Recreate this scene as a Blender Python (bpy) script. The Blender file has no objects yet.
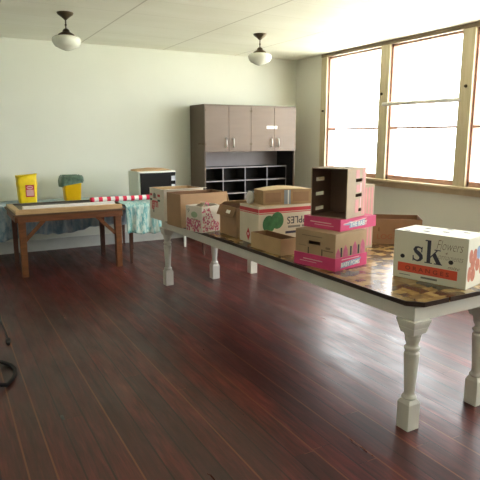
import bpy, bmesh, math, random
from mathutils import Vector, Matrix
random.seed(7)
S = bpy.context.scene
COL = S.collection
PI = math.pi

# ------------------------------------------------------------------ materials
def nodes(name):
    m = bpy.data.materials.new(name); m.use_nodes = True
    nt = m.node_tree; nt.nodes.clear()
    out = nt.nodes.new('ShaderNodeOutputMaterial'); b = nt.nodes.new('ShaderNodeBsdfPrincipled')
    nt.links.new(b.outputs[0], out.inputs[0])
    return m, nt, b, out
def lin(c):
    return tuple((v/12.92 if v <= .04045 else ((v+.055)/1.055)**2.4) for v in [x/255 for x in c]) + (1,)
def mat(name, c, rough=.6, var=.12, scale=8, metal=0, bump=0, spec=.5, stretch=(1,1,1)):
    """srgb 0-255 colour with soft procedural variation"""
    m, nt, b, out = nodes(name)
    tc = nt.nodes.new('ShaderNodeTexCoord'); mp = nt.nodes.new('ShaderNodeMapping')
    nt.links.new(tc.outputs['Object'], mp.inputs[0]); mp.inputs['Scale'].default_value = stretch
    n = nt.nodes.new('ShaderNodeTexNoise'); n.inputs['Scale'].default_value = scale; n.inputs['Detail'].default_value = 4
    nt.links.new(mp.outputs[0], n.inputs['Vector'])
    r = nt.nodes.new('ShaderNodeValToRGB'); L = lin(c)
    r.color_ramp.elements[0].position = .3; r.color_ramp.elements[1].position = .7
    r.color_ramp.elements[0].color = tuple(v*(1-var) for v in L[:3])+(1,)
    r.color_ramp.elements[1].color = tuple(min(1,v*(1+var)) for v in L[:3])+(1,)
    nt.links.new(n.outputs[0], r.inputs[0]); nt.links.new(r.outputs[0], b.inputs['Base Color'])
    b.inputs['Roughness'].default_value = rough; b.inputs['Metallic'].default_value = metal
    b.inputs['Specular IOR Level'].default_value = spec
    if bump:
        bn = nt.nodes.new('ShaderNodeBump'); bn.inputs['Strength'].default_value = bump; bn.inputs['Distance'].default_value = .01
        nt.links.new(n.outputs[0], bn.inputs['Height']); nt.links.new(bn.outputs[0], b.inputs['Normal'])
    return m
def math_n(nt, op, a, b=None, c=None):
    n = nt.nodes.new('ShaderNodeMath'); n.operation = op
    for i, v in enumerate((a, b, c)):
        if v is None: continue
        if isinstance(v, (int, float)): n.inputs[i].default_value = v
        else: nt.links.new(v, n.inputs[i])
    return n.outputs[0]
def ramp(nt, fac, stops, interp='LINEAR'):
    r = nt.nodes.new('ShaderNodeValToRGB'); cr = r.color_ramp; cr.interpolation = interp
    while len(cr.elements) < len(stops): cr.elements.new(.5)
    for e, (p, c) in zip(cr.elements, stops): e.position = p; e.color = c
    nt.links.new(fac, r.inputs[0]); return r.outputs[0]
def mixc(nt, fac, a, b, mode='MIX'):
    n = nt.nodes.new('ShaderNodeMix'); n.data_type = 'RGBA'; n.blend_type = mode
    for i, v in ((0, fac), (6, a), (7, b)):
        if isinstance(v, (int, float)): n.inputs[i].default_value = v
        elif isinstance(v, tuple): n.inputs[i].default_value = v
        else: nt.links.new(v, n.inputs[i])
    return n.outputs[2]
def noise(nt, vec, scale, detail=4, rough=.5, dist=0):
    n = nt.nodes.new('ShaderNodeTexNoise'); n.inputs['Scale'].default_value = scale
    n.inputs['Detail'].default_value = detail; n.inputs['Roughness'].default_value = rough; n.inputs['Distortion'].default_value = dist
    nt.links.new(vec, n.inputs['Vector']); return n.outputs[0]
def mapped(nt, sc, loc=(0,0,0)):
    tc = nt.nodes.new('ShaderNodeTexCoord'); mp = nt.nodes.new('ShaderNodeMapping')
    nt.links.new(tc.outputs['Object'], mp.inputs[0]); mp.inputs['Scale'].default_value = sc; mp.inputs['Location'].default_value = loc
    return mp.outputs[0]

def floor_mat():
    m, nt, b, out = nodes('floor_boards')
    tc = nt.nodes.new('ShaderNodeTexCoord'); sx = nt.nodes.new('ShaderNodeSeparateXYZ')
    nt.links.new(tc.outputs['Object'], sx.inputs[0])
    X, Y = sx.outputs[0], sx.outputs[1]
    W = .122
    bx = math_n(nt, 'DIVIDE', X, W); idx = math_n(nt, 'FLOOR', bx); fr = math_n(nt, 'FRACT', bx)
    wn = nt.nodes.new('ShaderNodeTexWhiteNoise'); wn.noise_dimensions = '1D'; nt.links.new(idx, wn.inputs['W'])
    rv = wn.outputs['Value']
    # board end joints
    wy = math_n(nt, 'ADD', Y, math_n(nt, 'MULTIPLY', rv, 9.0)); yb = math_n(nt, 'DIVIDE', wy, 3.1)
    yi = math_n(nt, 'FLOOR', yb); yf = math_n(nt, 'FRACT', yb)
    wn2 = nt.nodes.new('ShaderNodeTexWhiteNoise'); wn2.noise_dimensions = '2D'
    cb = nt.nodes.new('ShaderNodeCombineXYZ'); nt.links.new(idx, cb.inputs[0]); nt.links.new(yi, cb.inputs[1]); nt.links.new(cb.outputs[0], wn2.inputs['Vector'])
    tone = wn2.outputs['Value']
    grain = noise(nt, mapped(nt, (30, 2.2, 1)), 1.6, 6, .6, .4)
    stain = noise(nt, mapped(nt, (3.2, .8, 1), (3, 1, 0)), 1.3, 4, .55)
    blot = noise(nt, mapped(nt, (11, 1.1, 1), (1, 5, 0)), 1.5, 5, .6)
    base = ramp(nt, grain, [(.25, lin((52, 20, 18))), (.55, lin((112, 45, 38))), (.8, lin((146, 70, 56)))])
    dark = mixc(nt, math_n(nt, 'MULTIPLY', tone, .7), base, lin((56, 36, 32)))
    f2 = ramp(nt, stain, [(.38, (0,0,0,1)), (.62, (1,1,1,1))])
    c = mixc(nt, math_n(nt, 'MULTIPLY', f2, .55), dark, lin((40, 20, 20)))
    f3 = ramp(nt, blot, [(.52, (0,0,0,1)), (.7, (1,1,1,1))])
    c = mixc(nt, math_n(nt, 'MULTIPLY', f3, .6), c, lin((26, 13, 13)))
    # seams: dark groove, some with bare worn edges
    edge = math_n(nt, 'MINIMUM', fr, math_n(nt, 'SUBTRACT', 1.0, fr))
    seam = math_n(nt, 'LESS_THAN', edge, .036)
    endj = math_n(nt, 'LESS_THAN', yf, .0012)
    sm = math_n(nt, 'MAXIMUM', seam, endj)
    wv = nt.nodes.new('ShaderNodeTexWhiteNoise'); wv.noise_dimensions = '1D'; nt.links.new(math_n(nt, 'FLOOR', math_n(nt, 'ADD', bx, .5)), wv.inputs['W'])
    worn = math_n(nt, 'GREATER_THAN', wv.outputs['Value'], .66)
    sc = mixc(nt, math_n(nt, 'MULTIPLY', worn, .55), lin((18, 9, 8)), lin((168, 104, 62)))
    c = mixc(nt, math_n(nt, 'MULTIPLY', sm, .75), c, sc)
    nt.links.new(c, b.inputs['Base Color'])
    rn = noise(nt, mapped(nt, (6, 1.3, 1), (0, 2, 0)), 1.4, 5, .6)
    nt.links.new(ramp(nt, rn, [(.3, (.27,)*3+(1,)), (.7, (.46,)*3+(1,))]), b.inputs['Roughness'])
    b.inputs['Specular IOR Level'].default_value = .42
    bn = nt.nodes.new('ShaderNodeBump'); bn.inputs['Strength'].default_value = .25; bn.inputs['Distance'].default_value = .002
    hgt = math_n(nt, 'SUBTRACT', math_n(nt, 'MULTIPLY', rv, .25), sm)
    nt.links.new(hgt, bn.inputs['Height']); nt.links.new(bn.outputs[0], b.inputs['Normal'])
    return m

def vinyl_mat():
    m, nt, b, out = nodes('patterned_vinyl')
    v = mapped(nt, (1, 1, 1))
    vo = nt.nodes.new('ShaderNodeTexVoronoi'); vo.distance = 'CHEBYCHEV'; vo.inputs['Scale'].default_value = 14; vo.inputs['Randomness'].default_value = .6
    nt.links.new(v, vo.inputs['Vector'])
    sp = nt.nodes.new('ShaderNodeSeparateColor'); nt.links.new(vo.outputs['Color'], sp.inputs[0])
    n = noise(nt, v, 16, 5, .65, .6)
    f = math_n(nt, 'ADD', math_n(nt, 'MULTIPLY', sp.outputs[0], .5), math_n(nt, 'MULTIPLY', n, .6))
    c = ramp(nt, f, [(.22, lin((50, 34, 24))), (.42, lin((96, 72, 46))), (.58, lin((146, 118, 72))), (.82, lin((182, 156, 104)))])
    nt.links.new(c, b.inputs['Base Color']); b.inputs['Roughness'].default_value = .22
    return m

def cloth_mat(name, base, c2, white, sc):
    m, nt, b, out = nodes(name)
    n1 = noise(nt, mapped(nt, sc), 1.0, 6, .65, 1.2)
    n2 = noise(nt, mapped(nt, tuple(s*1.7 for s in sc), (4, 4, 4)), 1.0, 5, .6, .6)
    c = ramp(nt, n1, [(.36, lin(base)), (.5, lin(c2)), (.62, lin(white))])
    c = mixc(nt, ramp(nt, n2, [(.5, (0,0,0,1)), (.62, (.8,.8,.8,1))]), c, lin(white))
    nt.links.new(c, b.inputs['Base Color']); b.inputs['Roughness'].default_value = .75
    return m

def wood_mat(name, a, c, rough=.5, sc=(14, 14, 14)):
    m, nt, b, out = nodes(name)
    n1 = noise(nt, mapped(nt, sc), 1.0, 6, .6, .8)
    nt.links.new(ramp(nt, n1, [(.3, lin(a)), (.7, lin(c))]), b.inputs['Base Color'])
    b.inputs['Roughness'].default_value = rough
    return m

def glass_mat():
    m = bpy.data.materials.new('window_glass'); m.use_nodes = True; nt = m.node_tree; nt.nodes.clear()
    out = nt.nodes.new('ShaderNodeOutputMaterial'); mx = nt.nodes.new('ShaderNodeMixShader')
    t = nt.nodes.new('ShaderNodeBsdfTransparent'); g = nt.nodes.new('ShaderNodeBsdfGlossy'); g.inputs['Roughness'].default_value = .02
    lw = nt.nodes.new('ShaderNodeLayerWeight'); lw.inputs['Blend'].default_value = .5
    fac = math_n(nt, 'ADD', math_n(nt, 'MULTIPLY', math_n(nt, 'POWER', lw.outputs['Facing'], 5.0), .5), .03)
    nt.links.new(fac, mx.inputs[0]); nt.links.new(t.outputs[0], mx.inputs[1]); nt.links.new(g.outputs[0], mx.inputs[2])
    nt.links.new(mx.outputs[0], out.inputs[0]); return m

def opal_mat():
    m, nt, b, out = nodes('opal_glass')
    b.inputs['Base Color'].default_value = lin((236, 238, 226)); b.inputs['Roughness'].default_value = .15
    b.inputs['Subsurface Weight'].default_value = .3; b.inputs['Subsurface Radius'].default_value = (.08, .08, .07)
    return m

def ceiling_mat():
    m, nt, b, out = nodes('ceiling_panels')
    tc = nt.nodes.new('ShaderNodeTexCoord'); sx = nt.nodes.new('ShaderNodeSeparateXYZ'); nt.links.new(tc.outputs['Object'], sx.inputs[0])
    def seam(v, off, w, t):
        fr = math_n(nt, 'FRACT', math_n(nt, 'DIVIDE', math_n(nt, 'SUBTRACT', v, off), w))
        return math_n(nt, 'LESS_THAN', math_n(nt, 'MINIMUM', fr, math_n(nt, 'SUBTRACT', 1.0, fr)), t/w)
    sX = seam(sx.outputs[0], 1.88, 1.23, .009); sY = seam(sx.outputs[1], .35, .62, .004)
    n = noise(nt, mapped(nt, (.7, 2.2, 1)), 1.2, 3)
    c = ramp(nt, n, [(.3, lin((232, 232, 216))), (.7, lin((240, 240, 227)))])
    c = mixc(nt, math_n(nt, 'MULTIPLY', sX, .55), c, lin((160, 154, 132)))
    c = mixc(nt, math_n(nt, 'MULTIPLY', sY, .34), c, lin((170, 165, 145)))
    nt.links.new(c, b.inputs['Base Color']); b.inputs['Roughness'].default_value = .6
    return m

M = dict(
    floor=floor_mat(), vinyl=vinyl_mat(), glass=glass_mat(), opal=opal_mat(), ceiling=ceiling_mat(),
    wall=mat('wall_paint', (226, 229, 218), .65, .02, 1.5),
    wallr=mat('window_wall_paint', (222, 221, 210), .65, .02, 1.5),
    base=mat('baseboard_paint', (206, 208, 204), .5, .04),
    sill=wood_mat('pine_trim', (194, 174, 138), (214, 196, 162), .5, (20, 3, 3)),
    post=wood_mat('pine_post', (190, 176, 142), (208, 196, 164), .5, (20, 20, 2)),
    head=wood_mat('brown_head_trim', (116, 100, 78), (138, 120, 94), .5, (20, 2, 20)),
    sash=wood_mat('sash_wood', (176, 136, 118), (196, 154, 138), .5),
    white=mat('white_paint', (228, 226, 218), .5, .03),
    tablewhite=mat('table_paint', (212, 209, 199), .45, .05, 6),
    edge=mat('table_edging', (56, 42, 34), .3, .15),
    cab=mat('cabinet_laminate', (106, 87, 70), .4, .06, 3, stretch=(1, 1, 6)),
    cabside=mat('cabinet_side_laminate', (98, 83, 68), .5, .06, 3),
    cabshade=mat('cabinet_shaded_interior', (28, 24, 22), .6, .1),  # near-black colour paints in the shade inside the open cabinet
    cabgrey=mat('cabinet_grey_lining', (156, 150, 152), .5, .05),
    chrome=mat('brushed_metal', (205, 205, 200), .3, .03, metal=.6),
    bench=wood_mat('bench_wood', (104, 62, 34), (138, 86, 50), .45, (4, 22, 22)),
    benchdark=wood_mat('bench_top_wood', (86, 60, 40), (112, 82, 56), .5, (4, 22, 22)),
    brownleg=wood_mat('dark_leg_wood', (74, 42, 30), (98, 58, 42), .5),
    tan=wood_mat('tan_rail_wood', (186, 150, 104), (208, 174, 130), .5, (4, 22, 22)),
    slate=mat('dark_board', (84, 78, 72), .5, .1),
    yellow=mat('yellow_plastic', (246, 214, 20), .4, .08, 20, bump=.3),
    yellowbin=mat('yellow_bin_plastic', (244, 196, 8), .35, .04),
    liner=mat('green_liner_plastic', (92, 122, 104), .35, .35, 25, bump=.5),
    red=mat('red_print', (198, 52, 62), .5, .08), pinklabel=mat('pale_pink_print', (226, 176, 178), .5, .1),
    rollred=mat('roll_red', (214, 28, 72), .35, .05), rollwhite=mat('roll_white', (236, 232, 230), .35, .03),
    mw=mat('oven_enamel', (214, 222, 214), .35, .03), mwdark=mat('oven_glass', (22, 22, 25), .12, .1),
    mwpanel=mat('oven_panel', (176, 180, 186), .4, .05),
    kraft=mat('kraft_card', (166, 133, 100), .75, .06, 10), kraft2=mat('kraft_card_light', (184, 152, 110), .75, .06, 10),
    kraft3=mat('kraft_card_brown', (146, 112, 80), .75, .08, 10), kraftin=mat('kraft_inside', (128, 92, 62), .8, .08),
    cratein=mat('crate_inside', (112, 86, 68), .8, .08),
    cratecard=mat('crate_card', (178, 158, 134), .75, .06), lowcard=mat('lid_card', (174, 146, 112), .75, .06, 10),
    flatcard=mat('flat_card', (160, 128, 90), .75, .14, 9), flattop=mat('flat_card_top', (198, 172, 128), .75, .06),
    whitecard=mat('white_card', (222, 214, 200), .65, .04, 10), skcard=mat('white_carton', (226, 222, 204), .6, .03, 6),
    applecard=mat('apple_carton_card', (212, 200, 178), .65, .04), 
    pink=mat('pink_print', (206, 58, 112), .5, .08, 12), pinksoft=mat('soft_pink_print', (206, 140, 138), .6, .1),
    magenta=mat('magenta_print', (186, 86, 116), .6, .15, 30), green=mat('green_print', (62, 118, 70), .55, .2, 30),
    greendark=mat('dark_green_print', (46, 78, 56), .55, .1), leafgreen=mat('pale_green_print', (150, 172, 136), .6, .1),
    ink=mat('navy_ink', (46, 44, 62), .5, .1), black=mat('black_ink', (24, 22, 22), .6, .1), greyink=mat('grey_ink', (128, 122, 112), .7, .1),
    brownink=mat('brown_ink', (132, 110, 84), .7, .1), redbrown=mat('red_brown_ink', (150, 84, 54), .7, .1),
    orange=mat('orange_print', (222, 84, 56), .5, .05), orangedark=mat('dark_orange_print', (150, 50, 34), .5, .05),
    orangesoft=mat('soft_orange_print', (196, 118, 92), .6, .15, 30), bluegrey=mat('blue_grey_print', (140, 160, 190), .5, .1),
    tape=mat('grey_blue_tape', (136, 146, 152), .35, .06), paper=mat('white_paper', (230, 228, 220), .6, .03),
    bronze=mat('aged_bronze', (86, 72, 52), .35, .15, 20, metal=.6), plastic=mat('white_film', (214, 212, 212), .4, .05, 20),
    rubber=mat('black_rubber', (26, 24, 26), .5, .15), nylon=mat('black_nylon', (30, 27, 30), .7, .2, 40),
    teal=cloth_mat('teal_cloth', (62, 138, 146), (134, 184, 182), (206, 218, 208), (16, 16, 5)),
    bluecloth=cloth_mat('blue_cloth', (112, 146, 172), (150, 178, 196), (196, 208, 214), (7, 7, 2.5)),
    grass=mat('dry_grass', (194, 193, 178), .9, .1, 1), bark=mat('tree_bark', (120, 116, 112), .9, .2, 3, stretch=(4, 4, 1)),
    foliage=mat('tree_leaves', (112, 128, 96), .8, .3, 4),
)

# ------------------------------------------------------------------ mesh helpers
class MB:
    def __init__(s): s.bm = bmesh.new()
    def box(s, a, b, mi=0):
        (x0,y0,z0),(x1,y1,z1) = a, b
        vs = [s.bm.verts.new(p) for p in ((x0,y0,z0),(x1,y0,z0),(x1,y1,z0),(x0,y1,z0),(x0,y0,z1),(x1,y0,z1),(x1,y1,z1),(x0,y1,z1))]
        for f in ((0,3,2,1),(4,5,6,7),(0,1,5,4),(1,2,6,5),(2,3,7,6),(3,0,4,7)):
            s.bm.faces.new([vs[i] for i in f]).material_index = mi
        return s
    def hexa(s, pts, mi=0):
        vs = [s.bm.verts.new(p) for p in pts]
        for f in ((0,3,2,1),(4,5,6,7),(0,1,5,4),(1,2,6,5),(2,3,7,6),(3,0,4,7)):
            s.bm.faces.new([vs[i] for i in f]).material_index = mi
        return s
    def bar(s, p, q, w, h, up=(0,0,1), mi=0):
        p, q = Vector(p), Vector(q); d = (q-p).normalized(); u = Vector(up)
        sd = d.cross(u).normalized(); u = sd.cross(d)
        o = [(-1,-1),(1,-1),(1,1),(-1,1)]
        a = [p+sd*(i*w/2)+u*(j*h/2) for i, j in o]; b = [q+sd*(i*w/2)+u*(j*h/2) for i, j in o]
        return s.hexa([a[0],a[1],b[1],b[0],a[3],a[2],b[2],b[3]], mi)
    def lathe(s, prof, c=(0,0,0), n=28, mi=0, axis='Z', cap=True):
        rings = []
        for z, r in prof:
            rg = []
            for k in range(n):
                t = 2*PI*k/n
                v = (r*math.cos(t), r*math.sin(t), z)
                if axis == 'X': v = (z, r*math.cos(t), r*math.sin(t))
                rg.append(s.bm.verts.new((v[0]+c[0], v[1]+c[1], v[2]+c[2])))
            rings.append(rg)
        for a, b in zip(rings, rings[1:]):
            for k in range(n):
                f = s.bm.faces.new((a[k], a[(k+1)%n], b[(k+1)%n], b[k])); f.smooth = True; f.material_index = mi
        if cap:
            for rg in (rings[0], rings[-1]):
                f = s.bm.faces.new(rg); f.material_index = mi
        return s
    def tube(s, pts, r, n=8, mi=0):
        pts = [Vector(p) for p in pts]; rings = []; prev = None
        for i, p in enumerate(pts):
            d = (pts[min(i+1, len(pts)-1)]-pts[max(i-1, 0)]).normalized()
            a = prev if prev and abs(prev.dot(d)) < .95 else (Vector((0,0,1)) if abs(d.z) < .9 else Vector((1,0,0)))
            sd = d.cross(a).normalized(); u = sd.cross(d).normalized(); prev = u
            rr = r[i] if isinstance(r, (list, tuple)) else r
            rings.append([s.bm.verts.new(p+(sd*math.cos(2*PI*k/n)+u*math.sin(2*PI*k/n))*rr) for k in range(n)])
        for a, b in zip(rings, rings[1:]):
            for k in range(n):
                f = s.bm.faces.new((a[k], a[(k+1)%n], b[(k+1)%n], b[k])); f.smooth = True; f.material_index = mi
        for rg in (rings[0], rings[-1]): s.bm.faces.new(rg).material_index = mi
        return s
    def prism(s, poly, f0, f1, mi=0):
        """poly of 2D points; f0, f1 map (u,v) -> 3D for the two caps"""
        a = [s.bm.verts.new(f0(*p)) for p in poly]; b = [s.bm.verts.new(f1(*p)) for p in poly]; n = len(poly)
        s.bm.faces.new(a).material_index = mi; s.bm.faces.new(b).material_index = mi
        for k in range(n): s.bm.faces.new((a[k], a[(k+1)%n], b[(k+1)%n], b[k])).material_index = mi
        return s
    def wall(s, fmap, u0, u1, v0, v1, t, holes=(), mi=0):
        """slab in a (u, v, depth) frame with rectangular holes"""
        us = sorted({u0, u1, *[h[0] for h in holes], *[h[1] for h in holes]}); vs = sorted({v0, v1, *[h[2] for h in holes], *[h[3] for h in holes]})
        for a, b in zip(us, us[1:]):
            for c, d in zip(vs, vs[1:]):
                mu, mv = (a+b)/2, (c+d)/2
                if any(h[0] < mu < h[1] and h[2] < mv < h[3] for h in holes): continue
                s.hexa([fmap(a,c,0), fmap(b,c,0), fmap(b,c,t), fmap(a,c,t), fmap(a,d,0), fmap(b,d,0), fmap(b,d,t), fmap(a,d,t)], mi)
        return s
    def build(s, name, m, parent=None, bevel=0):
        bm = s.bm
        bmesh.ops.recalc_face_normals(bm, faces=bm.faces[:])
        me = bpy.data.meshes.new(name); bm.to_mesh(me); bm.free()
        for x in (m if isinstance(m, (list, tuple)) else [m]): me.materials.append(x)
        o = bpy.data.objects.new(name, me); COL.objects.link(o)
        if parent: o.parent = parent
        if bevel:
            md = o.modifiers.new('bevel', 'BEVEL'); md.width = bevel; md.segments = 2; md.limit_method = 'ANGLE'
        return o

def tag(o, label=None, cat=None, group=None, kind=None):
    if label: o['label'] = label
    if cat: o['category'] = cat
    if group: o['group'] = group
    if kind: o['kind'] = kind
    return o
def thing(name, label, cat, loc, rz=0, group=None):
    o = bpy.data.objects.new(name, None); COL.objects.link(o); o.empty_display_size = .1
    o.location = loc; o.rotation_euler = (0, 0, rz)
    return tag(o, label, cat, group)
def struct(o, label, cat): return tag(o, label, cat, None, 'structure')
def copy_tree(o, parent=None):
    c = o.copy(); COL.objects.link(c)
    if parent: c.parent = parent
    for ch in [x for x in COL.objects if x.parent == o]: copy_tree(ch, c)
    return c

def text_polys(txt, size, shear=0, bold=0):
    cu = bpy.data.curves.new('t', 'FONT'); cu.body = txt; cu.size = size; cu.shear = shear; cu.offset = bold; cu.resolution_u = 3
    ob = bpy.data.objects.new('t', cu); COL.objects.link(ob); bpy.context.view_layer.update()
    me = bpy.data.meshes.new_from_object(ob.evaluated_get(bpy.context.evaluated_depsgraph_get()))
    P = [tuple(v.co[:2]) for v in me.vertices]; F = [list(f.vertices) for f in me.polygons]
    bpy.data.objects.remove(ob); bpy.data.curves.remove(cu); bpy.data.meshes.remove(me)
    return P, F
def put_text(mb, txt, fmap, u0, u1, v0, v1, mi=0, shear=0, bold=0, flip=False):
    """fit the text into the rectangle of the face frame"""
    P, F = text_polys(txt, 1, shear, bold)
    x0, x1 = min(p[0] for p in P), max(p[0] for p in P); y0, y1 = min(p[1] for p in P), max(p[1] for p in P)
    vs = []
    for x, y in P:
        a, b = (x-x0)/(x1-x0), (y-y0)/(y1-y0)
        if flip: a, b = 1-a, 1-b
        vs.append(mb.bm.verts.new(fmap(u0+a*(u1-u0), v0+b*(v1-v0), -.0009)))
    for f in F:
        try: mb.bm.faces.new([vs[i] for i in f]).material_index = mi
        except ValueError: pass
def rect(u0, u1, v0, v1): return [(u0,v0),(u1,v0),(u1,v1),(u0,v1)]
def ell(cu, cv, ru, rv, n=20, a0=0): return [(cu+ru*math.cos(2*PI*k/n+a0), cv+rv*math.sin(2*PI*k/n+a0)) for k in range(n)]
def decal(mb, fmap, poly, mi=0, e=.0007):
    mb.prism(poly, lambda u, v: fmap(u, v, 0), lambda u, v: fmap(u, v, -e), mi)
def stroke(mb, fmap, pts, w, mi=0, e=.0008):
    for (a, b), (c, d) in zip(pts, pts[1:]):
        L = math.hypot(c-a, d-b) or 1e-6; nx, ny = -(d-b)/L*w/2, (c-a)/L*w/2
        decal(mb, fmap, [(a+nx,b+ny),(a-nx,b-ny),(c-nx,d-ny),(c+nx,d+ny)], mi, e)

# ------------------------------------------------------------------ camera
H_CAM, PITCH, YAW, F_PX = 1.62, .188, .4992, 545.65
cp, sp, cy, sy = math.cos(PITCH), math.sin(PITCH), math.cos(YAW), math.sin(YAW)
fwd = Vector((sy*cp, cy*cp, -sp)); rgt = Vector((cy, -sy, 0)); upv = rgt.cross(fwd)
cam = bpy.data.objects.new('camera', bpy.data.cameras.new('camera')); COL.objects.link(cam)
cam.matrix_world = Matrix(((rgt.x, upv.x, -fwd.x, 0), (rgt.y, upv.y, -fwd.y, 0), (rgt.z, upv.z, -fwd.z, H_CAM), (0,0,0,1)))
cam.data.sensor_width = 36; cam.data.lens = 36*F_PX/480; cam.data.clip_start = .05; cam.data.clip_end = 400
S.camera = cam

# ------------------------------------------------------------------ room
XL, XR, YF, YB, HC = -2.6, 5.5446, -2.2, 8.1382, 2.9024
T = .18
struct(MB().box((XL-T, YF-T, -.1), (XR+T, YB+T, 0)).build('floor', M['floor']), 'worn dark red-brown varnished floorboards', 'floor')
struct(MB().box((XL-T, YF-T, HC), (XR+T, YB+T, HC+.1)).build('ceiling', M['ceiling']), 'off-white panelled ceiling with thin seams', 'ceiling')
struct(MB().box((XL-T, YB, 0), (XR+T, YB+T, HC)).build('wall_back', M['wall']), 'pale cream-green back wall', 'wall')
PANES = [(6.03, 7.245), (4.66, 5.855), (3.29, 4.485), (1.92, 3.115), (.55, 1.745), (-.82, .375)]
ZS, ZH = 1.02, 2.85
fm_r = lambda u, v, d: (XR+d, u, v)
struct(MB().wall(fm_r, YF-T, YB, 0, HC, T, [(a-.03, b+.03, ZS-.03, ZH+.02) for a, b in PANES]).build('wall_right', M['wallr']), 'grey-green window wall on the right', 'wall')
LPANES = [(-1.6, -.2), (.1, 1.5), (1.8, 3.2)]
struct(MB().box((XL-T, YF-T, 0), (XL, YB, HC)).build('wall_left', M['wall']), 'pale left wall beyond the frame', 'wall')
FP = []
fm_f = lambda u, v, d: (u, YF-d, v)
struct(MB().wall(fm_f, XL, XR, 0, HC, T, [(a, b, ZS, ZH) for a, b in FP]).build('wall_front', M['wall']), 'pale wall behind the viewer', 'wall')
bb = MB().box((XL, YB-.018, 0), (XR, YB, .15)).box((XL, YB-.026, 0), (XR, YB, .02)).box((XL, YB-.024, .15), (XR, YB, .165))
struct(bb.build('baseboard_back', M['base']), 'pale grey baseboard along the back wall', 'baseboard')
bb = MB().box((XR-.018, YF, 0), (XR, YB-.026, .15)).box((XR-.024, YF, .15), (XR, YB-.026, .165))
struct(bb.build('baseboard_right', M['base']), 'pale grey baseboard under the windows', 'baseboard')
# window trim: head, sill, apron, mullion posts
struct(MB().box((XR-.03, -1.0, ZH), (XR, 7.39, HC)).build('trim_1', M['head']), 'dark brown head trim above the windows', 'trim')
sl = MB().box((XR-.07, -1.02, .985), (XR+.06, 7.42, ZS))
struct(sl.build('trim_2', M['sill'], bevel=.006), 'tan wooden window sill board', 'sill')
struct(MB().box((XR-.022, -1.0, .915), (XR, 7.39, .985)).build('trim_3', M['sill']), 'tan wooden apron board below the sill', 'trim')
posts = [(7.275, 7.385)] + [(b, a) for (a, _), (_, b) in zip(PANES, PANES[1:])] + [(-.95, -.82)]
lab = ['slim pine jamb at the far end of the windows', 'pine post between the two far windows', 'broad pine post at the right edge of the middle window']
nt_ = 3
for i, (a, b) in enumerate(posts):
    nt_ += 1
    mb = MB().box((XR-.025, a if i else 7.245, ZS), (XR, b, ZH))
    o = struct(mb.build('trim_%d' % nt_, M['post']), lab[i] if i < 3 else 'pine window post nearer the viewer', 'trim')
    if i < 3:
        zc, yc = ((2.02, 7.31), (2.2, 5.97), (2.2, 4.56))[i]
        k = MB().lathe([(0, .012), (.012, .012), (.016, .02), (.026, .02), (.03, .012)], n=12, axis='X', c=(XR-.055, yc, zc)).build('latch', M['bronze'], o)
# windows: sashes, rails and panes
for i, (a, b) in enumerate(PANES):
    fr = MB(); xo, xi = XR+.09, XR+.02
    fw = .026
    fr.box((xi, a, ZS), (xo, a+fw, ZH)).box((xi, b-fw, ZS), (xo, b, ZH)).box((xi, a, ZS), (xo, b, ZS+.06)).box((xi, a, ZH-.03), (xo, b, ZH))
    # box lining between wall and sash
    fr.box((XR, a-.03, ZS-.03), (XR+T, a, ZH+.02)).box((XR, b, ZS-.03), (XR+T, b+.03, ZH+.02))
    w = struct(fr.build('window_%d' % (i+1), M['sash']), ('far left window behind the cabinet corner', 'middle window with a white bar across it', 'right-hand window cut by the picture edge')[i] if i < 3 else 'window nearer the viewer', 'window')
    MB().box((xi, a+fw, 1.718), (xi+.05, b-fw, 1.746)).build('meeting_rail', M['sash'], w)
    MB().box((xi+.03, a+fw, ZS+.06), (xi+.034, b-fw, ZH-.03)).build('pane', M['glass'], w)
    if i == 1:
        MB().tube([(XR-.05, a-.03, 2.048), (XR-.05, b+.06, 2.056)], .026, 12).box((XR-.05, a-.02, 2.04), (XR-.025, a-.005, 2.06)).box((XR-.05, b+.02, 2.045), (XR-.025, b+.035, 2.065)).build('curtain_bar', M['white'], w)['label'] = 'white bar across the window'
for i, (a, b) in enumerate(FP):
    fr = MB().wall(lambda u, v, d: (u, YF-.06-d, v), a, b, ZS, ZH, .05, [(a+.05, b-.05, ZS+.05, ZH-.05)])
    w = struct(fr.build('window_%d' % (i+7), M['sash']), 'window in the wall behind the viewer', 'window')
    MB().box((a+.05, YF-.09, ZS+.05), (b-.05, YF-.086, ZH-.05)).build('pane', M['glass'], w)
# outside
gr = MB().box((-60, -60, -.62), (80, 80, -.6)); struct(gr.build('ground', M['grass']), 'pale dry lawn outside the windows', 'ground')

# ------------------------------------------------------------------ pendant lamps
def lamp(loc, label):
    t = thing('pendant_lamp', label, 'lamp', loc, 0, 'schoolhouse ceiling lamps')
    MB().lathe([(0, .085), (-.008, .086), (-.022, .078), (-.045, .045), (-.065, .022), (-.075, .012)]).build('canopy', M['bronze'], t)
    MB().lathe([(-.07, .007), (-.115, .007), (-.12, .012), (-.128, .012), (-.133, .007), (-.165, .007)], n=14).build('stem', M['bronze'], t)
    MB().lathe([(-.158, .008), (-.165, .022), (-.18, .036), (-.195, .04), (-.205, .06), (-.222, .084), (-.232, .086), (-.236, .08)]).build('fitter', M['bronze'], t)
    MB().lathe([(-.232, .078), (-.236, .09), (-.243, .122), (-.256, .143), (-.275, .15), (-.30, .146), (-.325, .134), (-.341, .122), (-.348, .104), (-.362, .08), (-.376, .05), (-.385, .022), (-.387, .003)], n=40).build('globe', M['opal'], t)
    return t
lamp((1.302, 6.245, HC), 'white opal globe ceiling lamp at the left, above the workbench')
lamp((3.738, 6.321, HC), 'white opal globe ceiling lamp in front of the tall cabinet')

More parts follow.
